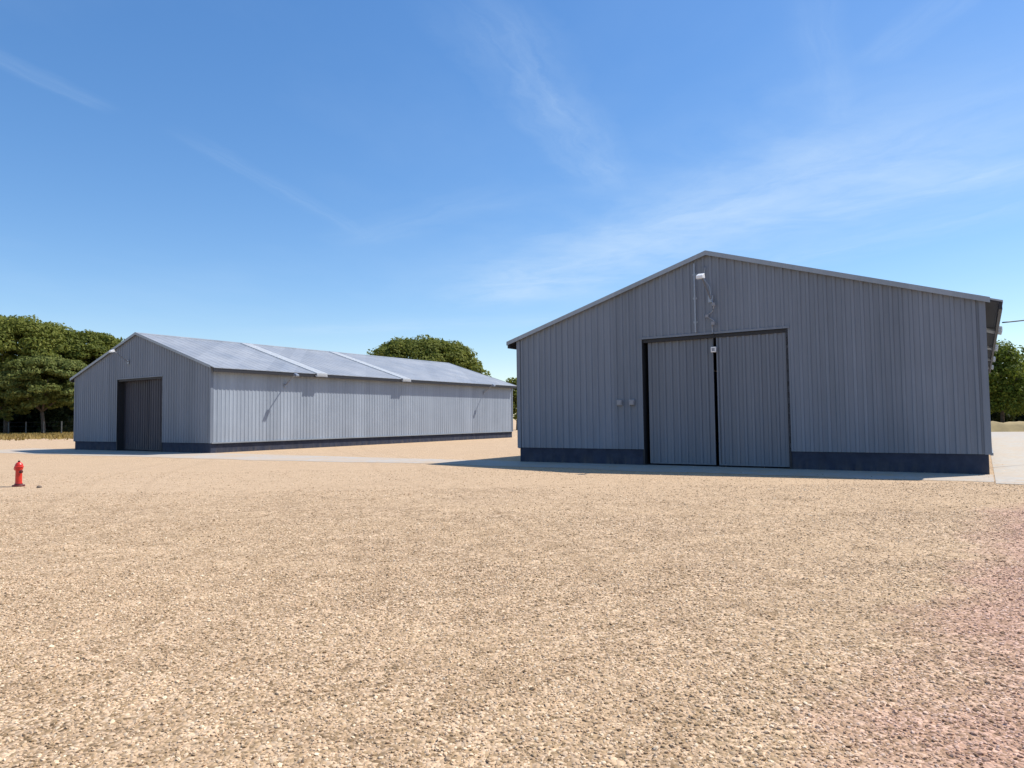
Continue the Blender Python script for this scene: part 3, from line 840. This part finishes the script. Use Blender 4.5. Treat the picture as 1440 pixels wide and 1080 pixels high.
bush('broadleaf_tree', at(1410, 78), zof(484, 1410, 78), 4.3, 31, M['broad'], 'bright green tree right behind the near shed', 'tree', GR, leaf=.17, per=170, nclump=95, trunk=True)
bush('broadleaf_tree', at(1450, 84), zof(505, 1440, 84), 3.2, 32, M['broad'], 'green tree cut by the right edge of the photo', 'tree', GR, leaf=.18, per=130, nclump=55, trunk=True)
for k, (x, d, H_) in enumerate(((1385, 92, 6), (1425, 95, 6), (1470, 93, 6.5), (1510, 90, 8))):
    bush('shrub', at(x, d), H_, 3.8, 60+k, M['shade_leaf'], 'dark shrub in the shade behind the right hand trees', 'shrub', 'dark shrubs behind the right hand trees', leaf=.3, per=100, nclump=46)

# fence in front of the pines
def make_fence():
    r = empty('wire_fence', (0, 0, 0)); tag(r, 'wire fence with pale posts in front of the left pines', 'fence')
    A_, B_ = at(-60, 110), at(190, 104)
    n = 11
    for k in range(n):
        p = A_.lerp(B_, k/(n-1)); m_ = MB(); m_.box(p.x-.06, p.x+.06, p.y-.06, p.y+.06, -.3, 2.15); m_.build('post', M['post'], r)
    for z in (.15, .8, 1.45, 2.05):
        m_ = MB(); m_.tube([A_+Vector((0, -.1, z)), B_+Vector((0, -.1, z))], .012, 6); m_.build('wire', M['dark'], r)
    return r
make_fence()

# dry grass between the gravel yard and the trees
def dry_grass():
    rng = np.random.default_rng(9); n = 14000
    d = rng.uniform(74, 116, n); xp = rng.uniform(-70, 260, n)
    w = rng.uniform(0, 1, n) < np.clip((d-78)/16, .03, 1)
    d, xp = d[w], xp[w]; n = len(d)
    X = (xp-720)/988.4*d; h = rng.uniform(.15, .55, n); a = rng.uniform(0, 3.14, n); wd = rng.uniform(.05, .16, n)
    dx, dy = np.cos(a)*wd, np.sin(a)*wd; lx, ly = rng.normal(0, .12, n), rng.normal(0, .12, n)
    z0 = np.zeros(n)
    Q = np.stack([np.stack([X-dx, d-dy, z0], 1), np.stack([X+dx, d+dy, z0], 1), np.stack([X+dx*.3+lx, d+dy*.3+ly, h], 1), np.stack([X-dx*.5+lx, d-dy*.5+ly, h*.9], 1)], 1)
    # strip along the bank on the right
    me = bpy.data.meshes.new('dry_grass')
    me.vertices.add(n*4); me.vertices.foreach_set("co", Q.reshape(-1).astype(np.float32))
    me.loops.add(n*4); me.loops.foreach_set("vertex_index", np.arange(n*4, dtype=np.int32))
    me.polygons.add(n); me.polygons.foreach_set("loop_start", np.arange(0, n*4, 4, dtype=np.int32))
    me.update(calc_edges=True); me.materials.append(foliage('dry_grass_blades', (.20, .14, .035), (.34, .24, .075), (.48, .36, .14)))
    o = bpy.data.objects.new('dry_grass', me); COL.objects.link(o); tag(o, kind='stuff')
    o["label"] = 'dry yellow grass at the foot of the left fence'
dry_grass()

# low dry bank behind the road on the right
def bank():
    mb = MB(); P0, P1 = at(1340, 64), at(1620, 64); n = 60; prof = [(-1.6, 0.0), (-1.0, .45), (-.4, .80), (.4, .85), (1.4, .5), (2.4, 0)]
    for k in range(n+1):
        p = P0.lerp(P1, k/n)
        for j, (y, z) in enumerate(prof):
            q = mnoise.noise((k*.35, j*.7, 0))
            mb.v.append((p.x, p.y + y + q*.15, -.05 if j in (0, 5) else z*(1+.25*q)))
    m_ = len(prof)
    for k in range(n):
        for j in range(m_-1): mb.f.append((k*m_+j, (k+1)*m_+j, (k+1)*m_+j+1, k*m_+j+1))
    tag(mb.build('earth_bank', M['straw'], smooth=True), kind='structure')
bank()
